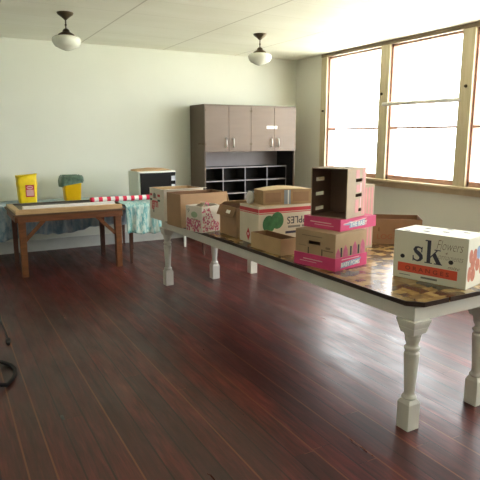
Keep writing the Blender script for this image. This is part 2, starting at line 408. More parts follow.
# ------------------------------------------------------------------ cabinet
CX0, CX1, CY, CZ = 3.522, 5.168, 7.58, 2.092
cw = CX1-CX0
cab = thing('storage_cabinet', 'tall brown laminate cabinet with four upper doors and open pigeonholes', 'cabinet', ((CX0+CX1)/2, YB-.03, 0))
ox, D = (CX0+CX1)/2, YB-.03-CY
def cl(x): return x-ox
b = MB(); t_ = .022
b.box((cl(CX0), -D, 0), (cl(CX0)+t_, 0, CZ)).box((cl(CX1)-t_, -D, 0), (cl(CX1), 0, CZ))
b.box((cl(CX0)+t_, -D, CZ-.045), (cl(CX1)-t_, 0, CZ)).box((cl(CX0)+t_, -D+.02, 1.385), (cl(CX1)-t_, 0, 1.41)).box((cl(CX0)+t_, -D+.01, 0), (cl(CX1)-t_, 0, .08))
b.build('body', M['cabside'], cab, bevel=.002)
MB().box((cl(CX0)+t_, -.012, 1.13), (cl(CX1)-t_, 0, CZ-.045)).build('back_panel', M['cabgrey'], cab)
MB().box((cl(CX0)+t_, -.012, .08), (cl(CX1)-t_, 0, 1.13)).build('pigeonhole_back', M['cabshade'], cab)  # back coloured dark to stand in for the shade in the pigeonholes
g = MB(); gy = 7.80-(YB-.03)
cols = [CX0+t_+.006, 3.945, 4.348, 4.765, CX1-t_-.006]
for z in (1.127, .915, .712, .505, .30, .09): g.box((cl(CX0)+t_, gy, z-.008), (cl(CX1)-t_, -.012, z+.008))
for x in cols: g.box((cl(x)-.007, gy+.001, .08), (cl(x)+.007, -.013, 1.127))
g.build('pigeonholes', M['cabshade'], cab)  # dividers take the painted shade colour as well
g = MB()
for z in (1.127, .915, .712, .505, .30, .09): g.box((cl(CX0)+t_, gy-.004, z-.009), (cl(CX1)-t_, gy, z+.009))
for x in cols: g.box((cl(x)-.008, gy-.0035, .08), (cl(x)+.008, gy+.001, 1.127))
g.build('shelf_edging', M['cabgrey'], cab)['label'] = 'light grey edging of the pigeonholes'  # front edges stay grey, clear of the painted shade behind
MB().box((cl(CX1)-t_-.004, -D+.03, .08), (cl(CX1)-t_, -.012, 1.385)).build('right_side_shade', M['cabshade'], cab)  # thin dark sheet added to paint shade on the inner right side
doors = [(CX0+.002, 3.928, 3.876, 1), (3.932, 4.318, 4.003, -1), (4.322, 4.748, 4.690, 1), (4.752, CX1-.002, 4.820, -1)]
for a, c, hx, side in doors:
    d = MB().box((cl(a), -D-.018, 1.385), (cl(c), -D, CZ-.03)).build('door', M['cab'], cab, bevel=.003)
    hb = MB().tube([(cl(hx), -D-.018, 1.585), (cl(hx), -D-.045, 1.58), (cl(hx), -D-.05, 1.52), (cl(hx), -D-.045, 1.46), (cl(hx), -D-.018, 1.455)], .011, 8)
    hb.build('handle', M['chrome'], d)
    hx2 = a+.012 if side > 0 else c-.012
    for z in (1.5, 2.0): MB().box((cl(hx2)-.007, -D-.022, z-.016), (cl(hx2)+.007, -D-.017, z+.016)).build('hinge', M['bronze'], d)
    if abs(a-4.322) < .01:
        fm = lambda u, v, e: (cl(4.606)+u, -D-.0185+e, 1.735+v)
        st = MB(); decal(st, fm, rect(0, .14, 0, .046), 0, .001)
        st.build('sticker', M['paper'], d)['label'] = 'small white sticker'
    elif abs(a-4.752) < .01:
        fm = lambda u, v, e: (cl(4.754)+u, -D-.0185+e, 1.735+v)
        st = MB(); decal(st, fm, rect(0, .05, 0, .046), 0, .001)
        st.build('sticker', M['paper'], d)['label'] = 'small white sticker'
lt = MB().box((cl(CX0)-.012, -D+.03, 1.49), (cl(CX0), -D+.12, 1.52)).tube([(cl(CX0)-.005, -D+.13, 1.505), (cl(CX0)-.03, -D+.145, 1.505), (cl(CX0)-.03, -D+.16, 1.49)], .009, 8)
lt.build('side_latch', M['bronze'], cab)

# ------------------------------------------------------------------ workbench (left)
wb = thing('workbench', 'brown wooden workbench with braced square legs by the back wall', 'workbench', (1.32, 6.99, 0))
bx0, bx1, by0, by1 = -.63, .625, -.4, .5
MB().box((bx0-.02, by0-.02, .72), (bx1+.02, by1, .742)).build('bench_top', M['benchdark'], wb, bevel=.003)
MB().box((bx0+.02, by0, .648), (bx1-.01, by0+.025, .72)).build('front_rail', M['bench'], wb, bevel=.002)
MB().box((bx0+.02, by1-.03, .648), (bx1-.01, by1-.005, .72)).build('back_rail', M['bench'], wb)
MB().box((bx0, by0+.025, .648), (bx0+.02, by1-.03, .72)).build('side_rail', M['bench'], wb)
MB().box((bx1-.03, by0+.025, .648), (bx1-.01, by1-.03, .72)).build('side_rail', M['bench'], wb)
for x in (bx0+.075, bx1-.06):
    for y, k in ((by0+.062, .034), (by1-.06, .026)):
        MB().hexa([(x-k,y-k,0),(x+k,y-k,0),(x+k,y+k,0),(x-k,y+k,0),(x-k*1.2,y-k*1.2,.72),(x+k*1.2,y-k*1.2,.72),(x+k*1.2,y+k*1.2,.72),(x-k*1.2,y+k*1.2,.72)]).build('leg', M['bench'] if k > .03 else M['brownleg'], wb, bevel=.003)  # rear legs get a darker wood to paint in the shade under the bench
MB().bar((-.53, by0+.05, .43), (-.31, by0+.05, .655), .025, .042).build('brace', M['bench'], wb)
MB().bar((.53, by0+.05, .43), (.30, by0+.05, .66), .025, .042).build('brace', M['bench'], wb)
# framed board lying on it
fb = thing('framed_board', 'tan wood framed dark board lying flat on the brown workbench', 'board', (1.31, 7.03, .742), .012)
w2, d2 = .615, .45
MB().box((-w2+.04, -d2+.04, 0), (w2-.03, d2-.04, .012)).build('board_panel', M['slate'], fb)
MB().box((-w2, -d2, 0), (w2, -d2+.05, .055)).build('front_rail', M['tan'], fb, bevel=.004)
MB().box((-w2, d2-.04, 0), (w2, d2, .032)).build('back_rail', M['slate'], fb, bevel=.003)
MB().box((-w2, -d2+.05, 0), (-w2+.07, d2-.04, .034)).build('side_rail', M['tan'], fb, bevel=.004)
MB().box((w2-.045, -d2+.05, 0), (w2, d2-.04, .034)).build('side_rail', M['tan'], fb, bevel=.004)
sb = thing('white_strip', 'long white strip lying along the front of the framed board', 'strip', (1.325, 6.69, .7545), .02)
MB().box((-.535, -.045, .0), (.535, .045, .068)).build('strip', M['rollwhite'], sb, bevel=.004)

# ------------------------------------------------------------------ draped tables
def drape(name, x0, x1, y0, y1, z, zb, zbot2, m, nx=90, nz=16, amp=.02, ends=True):
    """top sheet plus rippled front drop (and side drops)"""
    bm = bmesh.new(); path = [(y1-.02, z, 0), (y0+.01, z, 0), (y0-.004, z-.004, 0)]
    rows = []
    nT = 3
    prof = [('t', k/nT) for k in range(nT+1)] + [('d', k/nz) for k in range(1, nz+1)]
    for kind, t in prof:
        row = []
        for i in range(nx+1):
            u = i/nx; x = x0+(x1-x0)*u
            if kind == 't': row.append(bm.verts.new((x, y1+(y0-y1)*t, z+.002*math.sin(9*x+4*t))))
            else:
                lo = zb+(zbot2-zb)*u+.02*math.sin(7*x+1)+.008*math.sin(37*x)
                zz = z+(lo-z)*t
                rip = amp*t**.7*(math.sin(26*x+1.3*math.sin(5*x))+.5*math.sin(61*x+2*t))
                row.append(bm.verts.new((x+.012*t*math.sin(17*x), y0-.012-.018*t-abs(amp)+rip*.8, zz)))
        rows.append(row)
    for a, b2 in zip(rows, rows[1:]):
        for i in range(nx): bm.faces.new((a[i], a[i+1], b2[i+1], b2[i])).smooth = True
    bmesh.ops.recalc_face_normals(bm, faces=bm.faces[:])
    me = bpy.data.meshes.new(name); bm.to_mesh(me); bm.free(); me.materials.append(m)
    o = bpy.data.objects.new(name, me); COL.objects.link(o)
    md = o.modifiers.new('thick', 'SOLIDIFY'); md.thickness = .003; md.offset = 1
    return o
def simple_table(label, x0, x1, y0, y1, z, legm, whiteback=False):
    t = thing('side_table', label, 'table', ((x0+x1)/2, (y0+y1)/2, 0)); a, b = (x1-x0)/2, (y1-y0)/2
    MB().box((-a, -b, z-.025), (a, b, z)).build('tabletop', M['benchdark'], t)
    MB().box((-a+.05, -b+.04, z-.1), (a-.05, -b+.06, z-.025)).build('apron', M['brownleg'], t); MB().box((-a+.05, b-.06, z-.1), (a-.05, b-.04, z-.025)).build('apron', M['brownleg'], t)
    for sx in (-1, 1):
        for sy_ in (-1, 1):
            x, y = sx*(a-.06), sy_*(b-.06)
            wm = whiteback and sx > 0 and sy_ > 0
            o = MB().hexa([(x-.014,y-.014,0),(x+.014,y-.014,0),(x+.014,y+.014,0),(x-.014,y+.014,0),(x-.024,y-.024,z-.025),(x+.024,y-.024,z-.025),(x+.024,y+.024,z-.025),(x-.024,y+.024,z-.025)]).build('leg', M['white'] if wm else legm, t)
            if wm: o['label'] = 'white leg'
    return t
simple_table('brown side table under the teal cloth, carrying the microwave oven', 2.01, 3.16, 6.67, 7.46, .77, M['brownleg'], True)
simple_table('long table against the back wall under the pale blue cloth', .3, 2.42, 7.56, 8.09, .735, M['brownleg'])
tag(drape('tablecloth', 1.985, 3.19, 6.655, 7.47, .7725, .41, .42, M['teal'], 140, 16, .02), 'teal and white patterned cloth on the table with the microwave', 'tablecloth')
tag(drape('tablecloth', .05, 2.44, 7.535, 8.1, .7375, .27, .42, M['bluecloth'], 120, 12, .02), 'pale blue cloth on the long table behind the workbench', 'tablecloth')

# microwave oven
mw = thing('microwave_oven', 'white microwave oven with black door on the teal-clothed table', 'oven', (2.585, 7.29, .778), .13)
MB().box((-.285, -.15, .012), (.285, .165, .372)).build('body', M['mw'], mw, bevel=.006)
MB().box((-.262, -.168, .03), (.195, -.15, .352)).build('door', M['mwdark'], mw, bevel=.004)
pn = MB().box((.2, -.166, .03), (.272, -.15, .352)).build('control_panel', M['mwdark'], mw, bevel=.003)
MB().box((.207, -.169, .235), (.262, -.166, .30)).build('display', M['mwpanel'], pn); MB().box((.207, -.169, .15), (.262, -.166, .185)).build('keypad', M['mwpanel'], pn); MB().box((.212, -.17, .09), (.258, -.166, .135)).build('dial_panel', M['mwpanel'], pn)
MB().box((-.262, -.167, .352), (.275, -.15, .366)).build('trim_strip', M['white'], mw)
for x in (-.24, .24):
    for y in (-.11, .13): MB().lathe([(0, .014), (.012, .014)], (x, y, 0), 10).build('foot', M['rubber'], mw)
cp_ = thing('cardboard_sheet', 'bent sheet of brown cardboard on top of the microwave oven', 'cardboard', (2.575, 7.29, 1.1505), .11)
q = MB()
xs = [-.26, -.22, -.1, 0, .1, .2, .255]; zs = [.006, .012, .018, .024, .02, .014, .006]
for (xa, za), (xb, zb2) in zip(zip(xs, zs), list(zip(xs, zs))[1:]):
    q.hexa([(xa,-.1,0),(xb,-.1,0),(xb,.12,0),(xa,.12,0),(xa,-.1,.006),(xb,-.1,.006),(xb,.12,zb2+.012),(xa,.12,za+.012)])
q.build('sheet', M['kraft2'], cp_)

# striped roll
rr = thing('wrapping_paper_roll', 'red and white striped paper roll lying across framed board and teal cloth', 'paper roll', (2.15, 7.04, .8125), -.01)
st = MB(); xa, k = -.5, 0
while xa < .62:
    wdt = .05 if k % 2 == 0 else .056
    st.lathe([(xa, .034), (xa+wdt, .034)], n=24, mi=k % 2, axis='X', cap=(k == 0 or xa+wdt >= .62)); xa += wdt; k += 1
st.build('roll', [M['rollred'], M['rollwhite']], rr)
MB().lathe([(-.503, .012), (-.5005, .032), (-.5, .012)], n=20, axis='X').build('core', M['kraft'], rr)

# yellow bag and yellow bin
yb = thing('yellow_bag', 'yellow plastic bag with a red label on the far left table', 'bag', (.99, 7.76, .7435))
g = MB(); rows = []
bm = g.bm; nseg = 10
def rr_rect(w, d, r, n=6):
    out = []
    for cx_, cy_, a0 in ((w-r, d-r, 0), (-w+r, d-r, PI/2), (-w+r, -d+r, PI), (w-r, -d+r, 1.5*PI)):
        for i in range(n+1): out.append((cx_+r*math.cos(a0+PI/2*i/n), cy_+r*math.sin(a0+PI/2*i/n)))
    return out
for i, (z, w, d) in enumerate([(0, .105, .085), (.02, .11, .09), (.1, .113, .09), (.2, .118, .09), (.26, .124, .088), (.31, .122, .082), (.345, .124, .08), (.365, .13, .078)]):
    rg = []
    for j, (x, y) in enumerate(rr_rect(w, d, .03)):
        cr = .005*math.sin(j*2.3+z*60)*(1 if z > .03 else 0)
        zz = z + (.02*max(0, x/w) if z > .34 else 0) + (.006*math.sin(j*3.1) if z > .3 else 0)
        rg.append(bm.verts.new((x+cr, y+cr*.6, zz)))
    rows.append(rg)
for a, b2 in zip(rows, rows[1:]):
    for j in range(len(a)): bm.faces.new((a[j], a[(j+1) % len(a)], b2[(j+1) % len(a)], b2[j])).smooth = True
bm.faces.new(rows[0]); bm.faces.new(rows[-1])
g.build('sack', M['yellow'], yb)
fm = lambda u, v, e: (u, -.0975+e, v)
lb = MB(); decal(lb, fm, rect(-.03, .078, .085, .245), 0, .001); decal(lb, fm, rect(-.02, .07, .1, .18), 1, .0016); decal(lb, fm, ell(.025, .21, .04, .025), 1, .0016)
decal(lb, fm, rect(-.005, .05, .205, .216), 0, .0022)
lb.build('label_panel', [M['red'], M['pinklabel']], yb)
bn = thing('waste_bin', 'yellow bin with a green plastic liner folded over its rim', 'bin', (1.575, 7.76, .7445))
g = MB(); rows = []
for z, w, d in [(0, .1, .085), (.01, .103, .088), (.28, .122, .1), (.3, .125, .104)]:
    rows.append([g.bm.verts.new((x, y, z)) for x, y in rr_rect(w, d, .025)])
for a, b2 in zip(rows, rows[1:]):
    for j in range(len(a)): g.bm.faces.new((a[j], a[(j+1) % len(a)], b2[(j+1) % len(a)], b2[j])).smooth = True
g.bm.faces.new(rows[0])
g.build('bucket', M['yellowbin'], bn)
g = MB(); rows = []
for i, (z, s_) in enumerate([(.2, -.02), (.305, -.012), (.335, -.004), (.345, .006), (.325, .016), (.28, .02), (.255, .021)]):
    rg = []
    for j, (x, y) in enumerate(rr_rect(.125+s_, .104+s_, .028)):
        cr = .006*math.sin(j*2.7+i*1.9)
        zz = z+.008*math.sin(j*1.7+i)
        if i == 6: zz -= (.06 if x < -.1 else 0)+.012*math.sin(j*2.1)
        if i == 5 and x < -.1: zz -= .01
        rg.append(g.bm.verts.new((x+cr-(.012 if x < -.1 and i > 4 else 0), y+cr*.5, zz)))
    rows.append(rg)
for a, b2 in zip(rows, rows[1:]):
    for j in range(len(a)): g.bm.faces.new((a[j], a[(j+1) % len(a)], b2[(j+1) % len(a)], b2[j])).smooth = True
g.build('liner', M['liner'], bn)

# ------------------------------------------------------------------ the long table
TX, TY, TR, TL, TW, TZ = 2.1945, 2.0431, .024, 3.4883, 1.087, .75
lt_ = thing('long_table', 'long white table with turned legs and a patterned brown top', 'table', (TX, TY, 0), TR)
ov, ch = .067, .07
out_ = [(-ov+ch, -ov), (TW+ov-ch, -ov), (TW+ov, -ov+ch), (TW+ov, TL+ov-ch*.6), (TW+ov-ch*.6, TL+ov), (-ov+ch*.6, TL+ov), (-ov, TL+ov-ch*.6), (-ov, -ov+ch)]
sh = lambda k: [(TW/2+(x-TW/2)*(1-k/(TW/2)), TL/2+(y-TL/2)*(1-k/(TL/2))) for x, y in out_]
MB().prism(sh(.006), lambda u, v: (u, v, .722), lambda u, v: (u, v, TZ)).build('tabletop', M['vinyl'], lt_)
e = MB(); o1, i1 = out_, sh(.0061)
for k in range(8):
    a, b2 = o1[k], o1[(k+1) % 8]; c, d = i1[(k+1) % 8], i1[k]
    segs = [(0, 1)] if k else [(0, .175), (.19, 1)]
    for s0, s1 in segs:
        L_ = lambda p, q_, s: (p[0]+(q_[0]-p[0])*s, p[1]+(q_[1]-p[1])*s)
        A, B, Cc, Dd = L_(a, b2, s0), L_(a, b2, s1), L_(d, c, s1), L_(d, c, s0)
        e.hexa([A+(.724,), B+(.724,), Cc+(.724,), Dd+(.724,), A+(.7498,), B+(.7498,), Cc+(.7498,), Dd+(.7498,)])
e.build('edging', M['edge'], lt_)
ap = .045
MB().box((-ap, -ap, .642), (TW+ap, -ap+.022, .722)).build('end_apron', M['tablewhite'], lt_, bevel=.002)
MB().box((-ap, TL+ap-.022, .642), (TW+ap, TL+ap, .722)).build('end_apron', M['tablewhite'], lt_, bevel=.002)
MB().box((-ap, -ap+.022, .642), (-ap+.022, TL+ap-.022, .722)).build('side_apron', M['tablewhite'], lt_, bevel=.002)
MB().box((TW+ap-.022, -ap+.022, .642), (TW+ap, TL+ap-.022, .722)).build('side_apron', M['tablewhite'], lt_, bevel=.002)
def table_leg():
    g = MB(); s = .0435
    g.box((-s,-s,0),(s,s,.155))
    k = .032
    g.hexa([(-s,-s,.155),(s,-s,.155),(s,s,.155),(-s,s,.155),(-k,-k,.176),(k,-k,.176),(k,k,.176),(-k,k,.176)])
    g.lathe([(.174,.031),(.18,.040),(.187,.043),(.194,.040),(.2,.033),(.208,.029),(.23,.030),(.33,.036),(.43,.0425),(.448,.0425),(.453,.036),(.458,.033),(.463,.034),(.468,.042),(.476,.0445),(.484,.042),(.489,.034),(.497,.032),(.506,.034),(.52,.041),(.534,.0435),(.545,.042),(.55,.046),(.562,.048),(.568,.046)], n=32)
    # corbelled square head
    for z0, z1, a, b2 in ((.566,.585,.048,.052),(.585,.6,.054,.056),(.6,.63,.056,.064),(.63,.645,.066,.066)):
        g.hexa([(-a,-a,z0),(a,-a,z0),(a,a,z0),(-a,a,z0),(-b2,-b2,z1),(b2,-b2,z1),(b2,b2,z1),(-b2,b2,z1)])
    g.box((-.043,-.043,.645),(.043,.043,.722))
    return g
leg0 = table_leg().build('leg', M['tablewhite'], lt_, bevel=.0015)
for k, (v, u) in enumerate([(0, 0), (.577, 0), (TW, 0), (0, TL), (.577, TL), (TW, TL)]):
    o = leg0 if k == 0 else leg0.copy()
    if k: COL.objects.link(o); o.parent = lt_
    o.location = (v, u, 0)

# ------------------------------------------------------------------ cartons
class Carton:
    def __init__(s, name, label, cat, C, psi, a, w, h, z0, group='cardboard boxes on the long table'):
        A = Vector((-math.sin(psi), math.cos(psi)))*a; B = Vector((math.cos(psi), math.sin(psi)))*w
        c = Vector(C)+(A+B)*.5
        s.a, s.w, s.h = a, w, h
        s.t = thing(name, label, cat, (c.x, c.y, z0+.0012), psi, group)
    # face frames (u to the right as seen from outside, v up, depth into the box)
    def L(s, u, v, d=0): return (-s.w/2+d, s.a/2-u, v)
    def R(s, u, v, d=0): return (-s.w/2+u, -s.a/2+d, v)
    def Bk(s, u, v, d=0): return (-s.w/2+u, s.a/2-d, v)
    def E(s, u, v, d=0): return (s.w/2-d, -s.a/2+u, v)
    def T(s, u, v, d=0): return (-s.w/2+u, -s.a/2+v, s.h-d)
    def shell(s, m, t=.005, holes=None, lid=False, inner=None, name='box_body', bottom=True):
        holes = holes or {}; g = MB()
        g.wall(s.L, 0, s.a, 0, s.h, t, holes.get('L', ())); g.wall(s.E, 0, s.a, 0, s.h, t, holes.get('E', ()))
        g.wall(s.R, t, s.w-t, 0, s.h, t, holes.get('R', ())); g.wall(s.Bk, t, s.w-t, 0, s.h, t, holes.get('Bk', ()))
        if bottom: g.box((-s.w/2+t, -s.a/2+t, 0), (s.w/2-t, s.a/2-t, t))
        if lid: g.wall(s.T, t, s.w-t, t, s.a-t, t, holes.get('T', ()))
        o = g.build(name, m, s.t)
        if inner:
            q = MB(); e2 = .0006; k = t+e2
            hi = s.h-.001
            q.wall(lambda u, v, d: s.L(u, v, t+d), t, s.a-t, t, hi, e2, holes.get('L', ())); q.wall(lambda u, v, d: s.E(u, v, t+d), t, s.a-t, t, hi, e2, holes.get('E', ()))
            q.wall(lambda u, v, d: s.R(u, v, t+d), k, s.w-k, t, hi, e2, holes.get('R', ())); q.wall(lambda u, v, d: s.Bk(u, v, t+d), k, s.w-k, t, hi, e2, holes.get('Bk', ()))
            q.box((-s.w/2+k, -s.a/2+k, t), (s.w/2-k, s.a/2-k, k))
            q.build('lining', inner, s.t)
        return o
    def flap(s, side, length, ang, m, inset=.006, t=.004):
        """ang measured from straight up; positive folds outward"""
        fm = getattr(s, side); W = s.w if side in ('R', 'Bk') else s.a
        sn, cs = math.sin(ang), math.cos(ang)
        F = lambda u, v, d: fm(u, s.h+v*cs+d*sn, -v*sn+d*cs)
        return MB().wall(F, inset, W-inset, 0.001, length, t).build('flap', m, s.t)
    def sheet(s, fm, mb_fn, mats, name):
        g = MB(); mb_fn(g, fm); return g.build(name, mats, s.t)

# 1 the oranges carton
c = Carton('orange_carton', 'white oranges carton with navy lettering at the near end of the table', 'box', (2.587, 2.039), .27, .468, .262, .296, TZ)
hl = [(.062-.011, .062+.011, .138-.011, .138+.011)]
c.shell(M['skcard'], lid=True)
a, h = c.a, c.h
g = MB()
def serif(g, fm, u0, v0, sc):
    """bold slab-serif s and k"""
    P = lambda pts: decal(g, fm, [(u0+x*sc[0], v0+y*sc[1]) for x, y in pts], 0, .0009)
    # s : variable width stroke
    cl_ = [(.80,1.28,.05),(.72,1.42,.10),(.52,1.49,.13),(.32,1.43,.18),(.22,1.22,.23),(.34,1.01,.28),(.55,.84,.30),(.72,.64,.28),(.78,.40,.23),(.66,.18,.18),(.45,.08,.13),(.22,.15,.10),(.1,.34,.05)]
    L_, R_ = [], []
    for i, (x, y, w) in enumerate(cl_):
        x0, y0 = cl_[max(i-1,0)][:2]; x1, y1 = cl_[min(i+1,len(cl_)-1)][:2]
        dx, dy = x1-x0, y1-y0; n = math.hypot(dx, dy); w *= 1.3
        L_.append((x-dy/n*w/2, y+dx/n*w/2)); R_.append((x+dy/n*w/2, y-dx/n*w/2))
    for i in range(len(L_)-1): P([L_[i], L_[i+1], R_[i+1], R_[i]])
    P([(.74,1.0),(.84,1.0),(.86,1.55),(.78,1.55)]); P([(.04,.58),(.14,.58),(.14,.02),(.06,.02)])
    k0 = 1.12
    P([(k0+.12,.05),(k0+.42,.05),(k0+.42,2.3),(k0+.12,2.3)]); P([(k0-.05,0),(k0+.58,0),(k0+.58,.1),(k0-.05,.1)]); P([(k0-.06,2.2),(k0+.3,2.2),(k0+.42,2.32),(k0-.06,2.32)])
    P([(k0+.42,.72),(k0+.42,.56),(k0+.98,1.36),(k0+.9,1.42)]); P([(k0+.55,.86),(k0+.82,1.12),(k0+1.32,.1),(k0+.94,.06)])
    P([(k0+.72,1.38),(k0+1.22,1.38),(k0+1.22,1.48),(k0+.72,1.48)]); P([(k0+.74,0),(k0+1.4,0),(k0+1.4,.1),(k0+.74,.1)])
serif(g, c.L, .126, .118, (.077, .0605))
g.build('navy_lettering', [M['ink']], c.t)
g = MB(); decal(g, c.L, rect(.033, .415, .042, .098), 0)
put_text(g, 'O R A N G E S', lambda u, v, e: c.L(u, v, e-.0006), .085, .365, .056, .082, 1, bold=.012)
g.build('orange_band', [M['orange'], M['orangedark']], c.t)
for cu, cv in ((.062, .138), (.372, .145)):
    g = MB(); decal(g, c.L, ell(cu, cv, .015, .013), 0); g.build('vent_hole', [M['black']], c.t)['label'] = 'dark round vent hole'
for cu, cv in ((.03,.40),(.08,.30),(.135,.20),(.20,.10),(.18,.34),(.235,.22)):
    g = MB(); decal(g, c.T, ell(cu, cv, .013, .021), 0); g.build('vent_hole', [M['black']], c.t)['label'] = 'dark oval vent hole'
g = MB()
for tx_, u0, u1, v0, v1 in (('Flowers', .28, .44, .212, .268), ('+', .335, .352, .186, .202), ('ornaments', .295, .445, .154, .18), ('misc', .355, .43, .104, .122)):
    g = MB(); put_text(g, tx_, c.L, u0, u1, v0, v1, 0, shear=.35, bold=-.018 if len(tx_) > 4 else 0); g.build('handwriting', [M['brownink']], c.t)
for q_ in (rect(.045, .12, .021, .025), rect(.19, .295, .017, .029)):
    g = MB(); decal(g, c.L, q_, 0); g.build('small_print', [M['greyink']], c.t)
g = MB()
for cu, cv, ru, rv, mi in ((.045,.19,.024,.04,0),(.075,.14,.03,.04,0),(.035,.085,.022,.045,0),(.10,.19,.028,.038,0),(.085,.075,.03,.04,0),(.14,.13,.03,.04,0),(.15,.2,.03,.04,1),(.19,.22,.03,.04,1),(.2,.1,.03,.04,0)):
    decal(g, c.R, ell(cu, cv, ru, rv), mi, .0006+.0002*cu)
g.build('fruit_print', [M['orangesoft'], M['bluegrey']], c.t)

# 2 lower pink-based carton
c = Carton('produce_carton', 'tan lidded carton with a pink base, lowest of the stack of three', 'box', (2.2, 2.744), .217, .352, .328, .244, TZ)
hh = c.h
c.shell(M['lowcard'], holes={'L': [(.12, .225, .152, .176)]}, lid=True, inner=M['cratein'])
# pink tray it sits in
g = MB(); e_ = .006
F = lambda fm, du: (lambda u, v, d: fm(u, v, d-e_))
g.wall(F(c.L, 0), -e_, c.a+e_, 0, .085, e_); g.wall(F(c.E, 0), -e_, c.a+e_, 0, .085, e_); g.wall(F(c.R, 0), 0, c.w, 0, .085, e_); g.wall(F(c.Bk, 0), 0, c.w, 0, .085, e_)
tr = g.build('tray_base', M['pink'], c.t); tr['label'] = 'pink printed tray base'
g = MB(); FR = lambda u, v, d: c.R(u, v, d-e_); FL = lambda u, v, d: c.L(u, v, d-e_)
decal(g, FR, [(.05,.012),(.24,.022),(.27,.062),(.07,.05)], 1, .0005)
put_text(g, 'BABY POMS', lambda u, v, e: FR(u, v, e-.0004), .055, .255, .02, .05, 0, bold=.02)
decal(g, FR, rect(.06, .25, .066, .072), 2)
decal(g, FL, rect(.08, .25, .045, .052), 2); decal(g, FL, rect(.05, .2, .03, .034), 2)
g.build('tray_lettering', [M['paper'], M['bluegrey'], M['pinklabel']], tr)
g = MB()
for u in (.062, .162, .245): decal(g, c.R, rect(u-.008, u+.008, .088, .15), 0, .0009)
for u, mi in ((.105, .13), (.205, .145), (.29, .15), (.03, .115)): 
    decal(g, c.R, [(u-.026,.086),(u+.026,.086),(u+.022,mi),(u,mi+.035),(u-.022,mi)], 1, .0006)
decal(g, c.L, rect(.115, .123, .085, .13), 0); decal(g, c.L, rect(.236, .244, .085, .13), 0)
decal(g, c.L, rect(.06, .24, .205, .211), 2); decal(g, c.L, rect(.03, .1, .135, .139), 2); decal(g, c.L, rect(.25, .335, .12, .128), 2); decal(g, c.L, rect(.27, .31, .135, .15), 2)
g.build('print', [M['black'], M['magenta'], M['brownink']], c.t)
# 3 pink tray on top
zt = TZ+.244+.001
c = Carton('pink_tray', 'flat pink carton tray between the tan carton and the upright crate', 'tray', (2.293, 2.814), .203, .33, .387, .078, zt)
c.shell(M['pink'], lid=True)
g = MB()
decal(g, c.R, [(.03,.04),(.1,.062),(.17,.05),(.26,.066),(.26,.02),(.09,.016),(.1,.034)], 1, .0005)
put_text(g, 'THE BABY', lambda u, v, e: c.R(u, v, e-.0004), .1, .285, .022, .054, 0, bold=.02)
decal(g, c.R, [(.03,.05),(.28,.07),(.27,.064),(.03,.044)], 2)
decal(g, c.L, rect(.06, .25, .04, .047), 2); decal(g, c.L, rect(.1, .27, .025, .029), 2)
g.build('tray_lettering', [M['paper'], M['bluegrey'], M['pinklabel']], c.t)
# 4 crate standing on end
zc = zt+.078+.001
c = Carton('cardboard_crate', 'open cardboard crate on its side atop the stack, hand slots showing light', 'crate', (2.346, 2.822), .396, .277, .268, .334, zc)
a, w, h = c.a, c.w, c.h; t = .006
sl_ = [(.45*w, .80*w, v-.011, v+.011) for v in (.045, .148, .25)]
g = MB()
g.wall(c.R, 0, w, 0, h, t, sl_); g.wall(c.Bk, .1*w-.1*w, w, 0, h, t, [(w*.2, w*.62, v-.013, v+.013) for v in (.045, .148, .25)])
g.wall(c.E, t, a-t, 0, h, t); g.box((-w/2, -a/2+t, 0), (w/2-t, a/2-t, t)); g.box((-w/2, -a/2+t, h-t), (w/2-t, a/2-t, h))
g.build('box_body', M['cratecard'], c.t)
g = MB(); k = t+.0006
g.wall(lambda u, v, d: c.R(u, v, t+d), .001, w-k, t, h-t, .0006, sl_); g.wall(lambda u, v, d: c.Bk(u, v, t+d), .001, w-k, t, h-t, .0006, [(w*.2, w*.62, v-.013, v+.013) for v in (.045, .148, .25)])
g.wall(lambda u, v, d: c.E(u, v, t+d), k, a-k, t, h-t, .0006); g.box((-w/2+.001, -a/2+k, t), (w/2-k, a/2-k, k)); g.box((-w/2+.001, -a/2+k, h-k), (w/2-k, a/2-k, h-t))
g.build('lining', M['cratein'], c.t)
g = MB()
for u0, u1, v0, v1, mi in ((.12,.17,.03,.12,0),(.13,.18,.17,.22,0),(.12,.17,.265,.32,0),(.215,.225,.01,.325,0),(.235,.26,.01,.33,0),(.19,.205,.06,.13,1),(.185,.205,.17,.23,1)):
    decal(g, c.R, rect(u0, u1, v0, v1), mi)
for v in (.045, .148, .25): pass
g.build('print', [M['pinksoft'], M['pinklabel']], c.t)

# 5 apples carton
c = Carton('apple_carton', 'white lidded carton with two green apples and upside-down lettering', 'box', (2.204, 3.729), .015, .307, .547, .312, TZ)
c.shell(M['applecard'], lid=True)
MB().box((-c.w/2+.004, -c.a/2+.004, c.h), (c.w/2-.004, c.a/2-.004, c.h+.001)).build('lid', M['lowcard'], c.t)
g = MB()
for fm, W in ((c.L, c.a), (c.R, c.w)):
    decal(g, fm, rect(0.002, W-.002, .262, .292), 0); decal(g, fm, rect(.004, W-.004, .25, .256), 0)
g.build('red_band', [M['red']], c.t)
g = MB()
decal(g, c.R, ell(.098, .165, .06, .072, 24), 0, .0006); decal(g, c.R, ell(.178, .192, .062, .07, 24), 0, .0010)
g.build('apple_print', [M['green']], c.t)
g = MB()
put_text(g, 'APPLES', c.R, .275, .53, .155, .215, 0, bold=.01, flip=True)
decal(g, c.R, rect(.285, .41, .122, .14), 1); decal(g, c.R, rect(.425, .52, .122, .14), 1)
decal(g, c.R, rect(.26, .53, .075, .095), 0)
g.build('lettering', [M['ink'], M['greyink']], c.t)
g = MB(); decal(g, c.L, [(.11,.07),(.142,.125),(.174,.07),(.142,.015)], 0, .0008); decal(g, c.L, rect(.126, .158, .062, .082), 1, .0012)
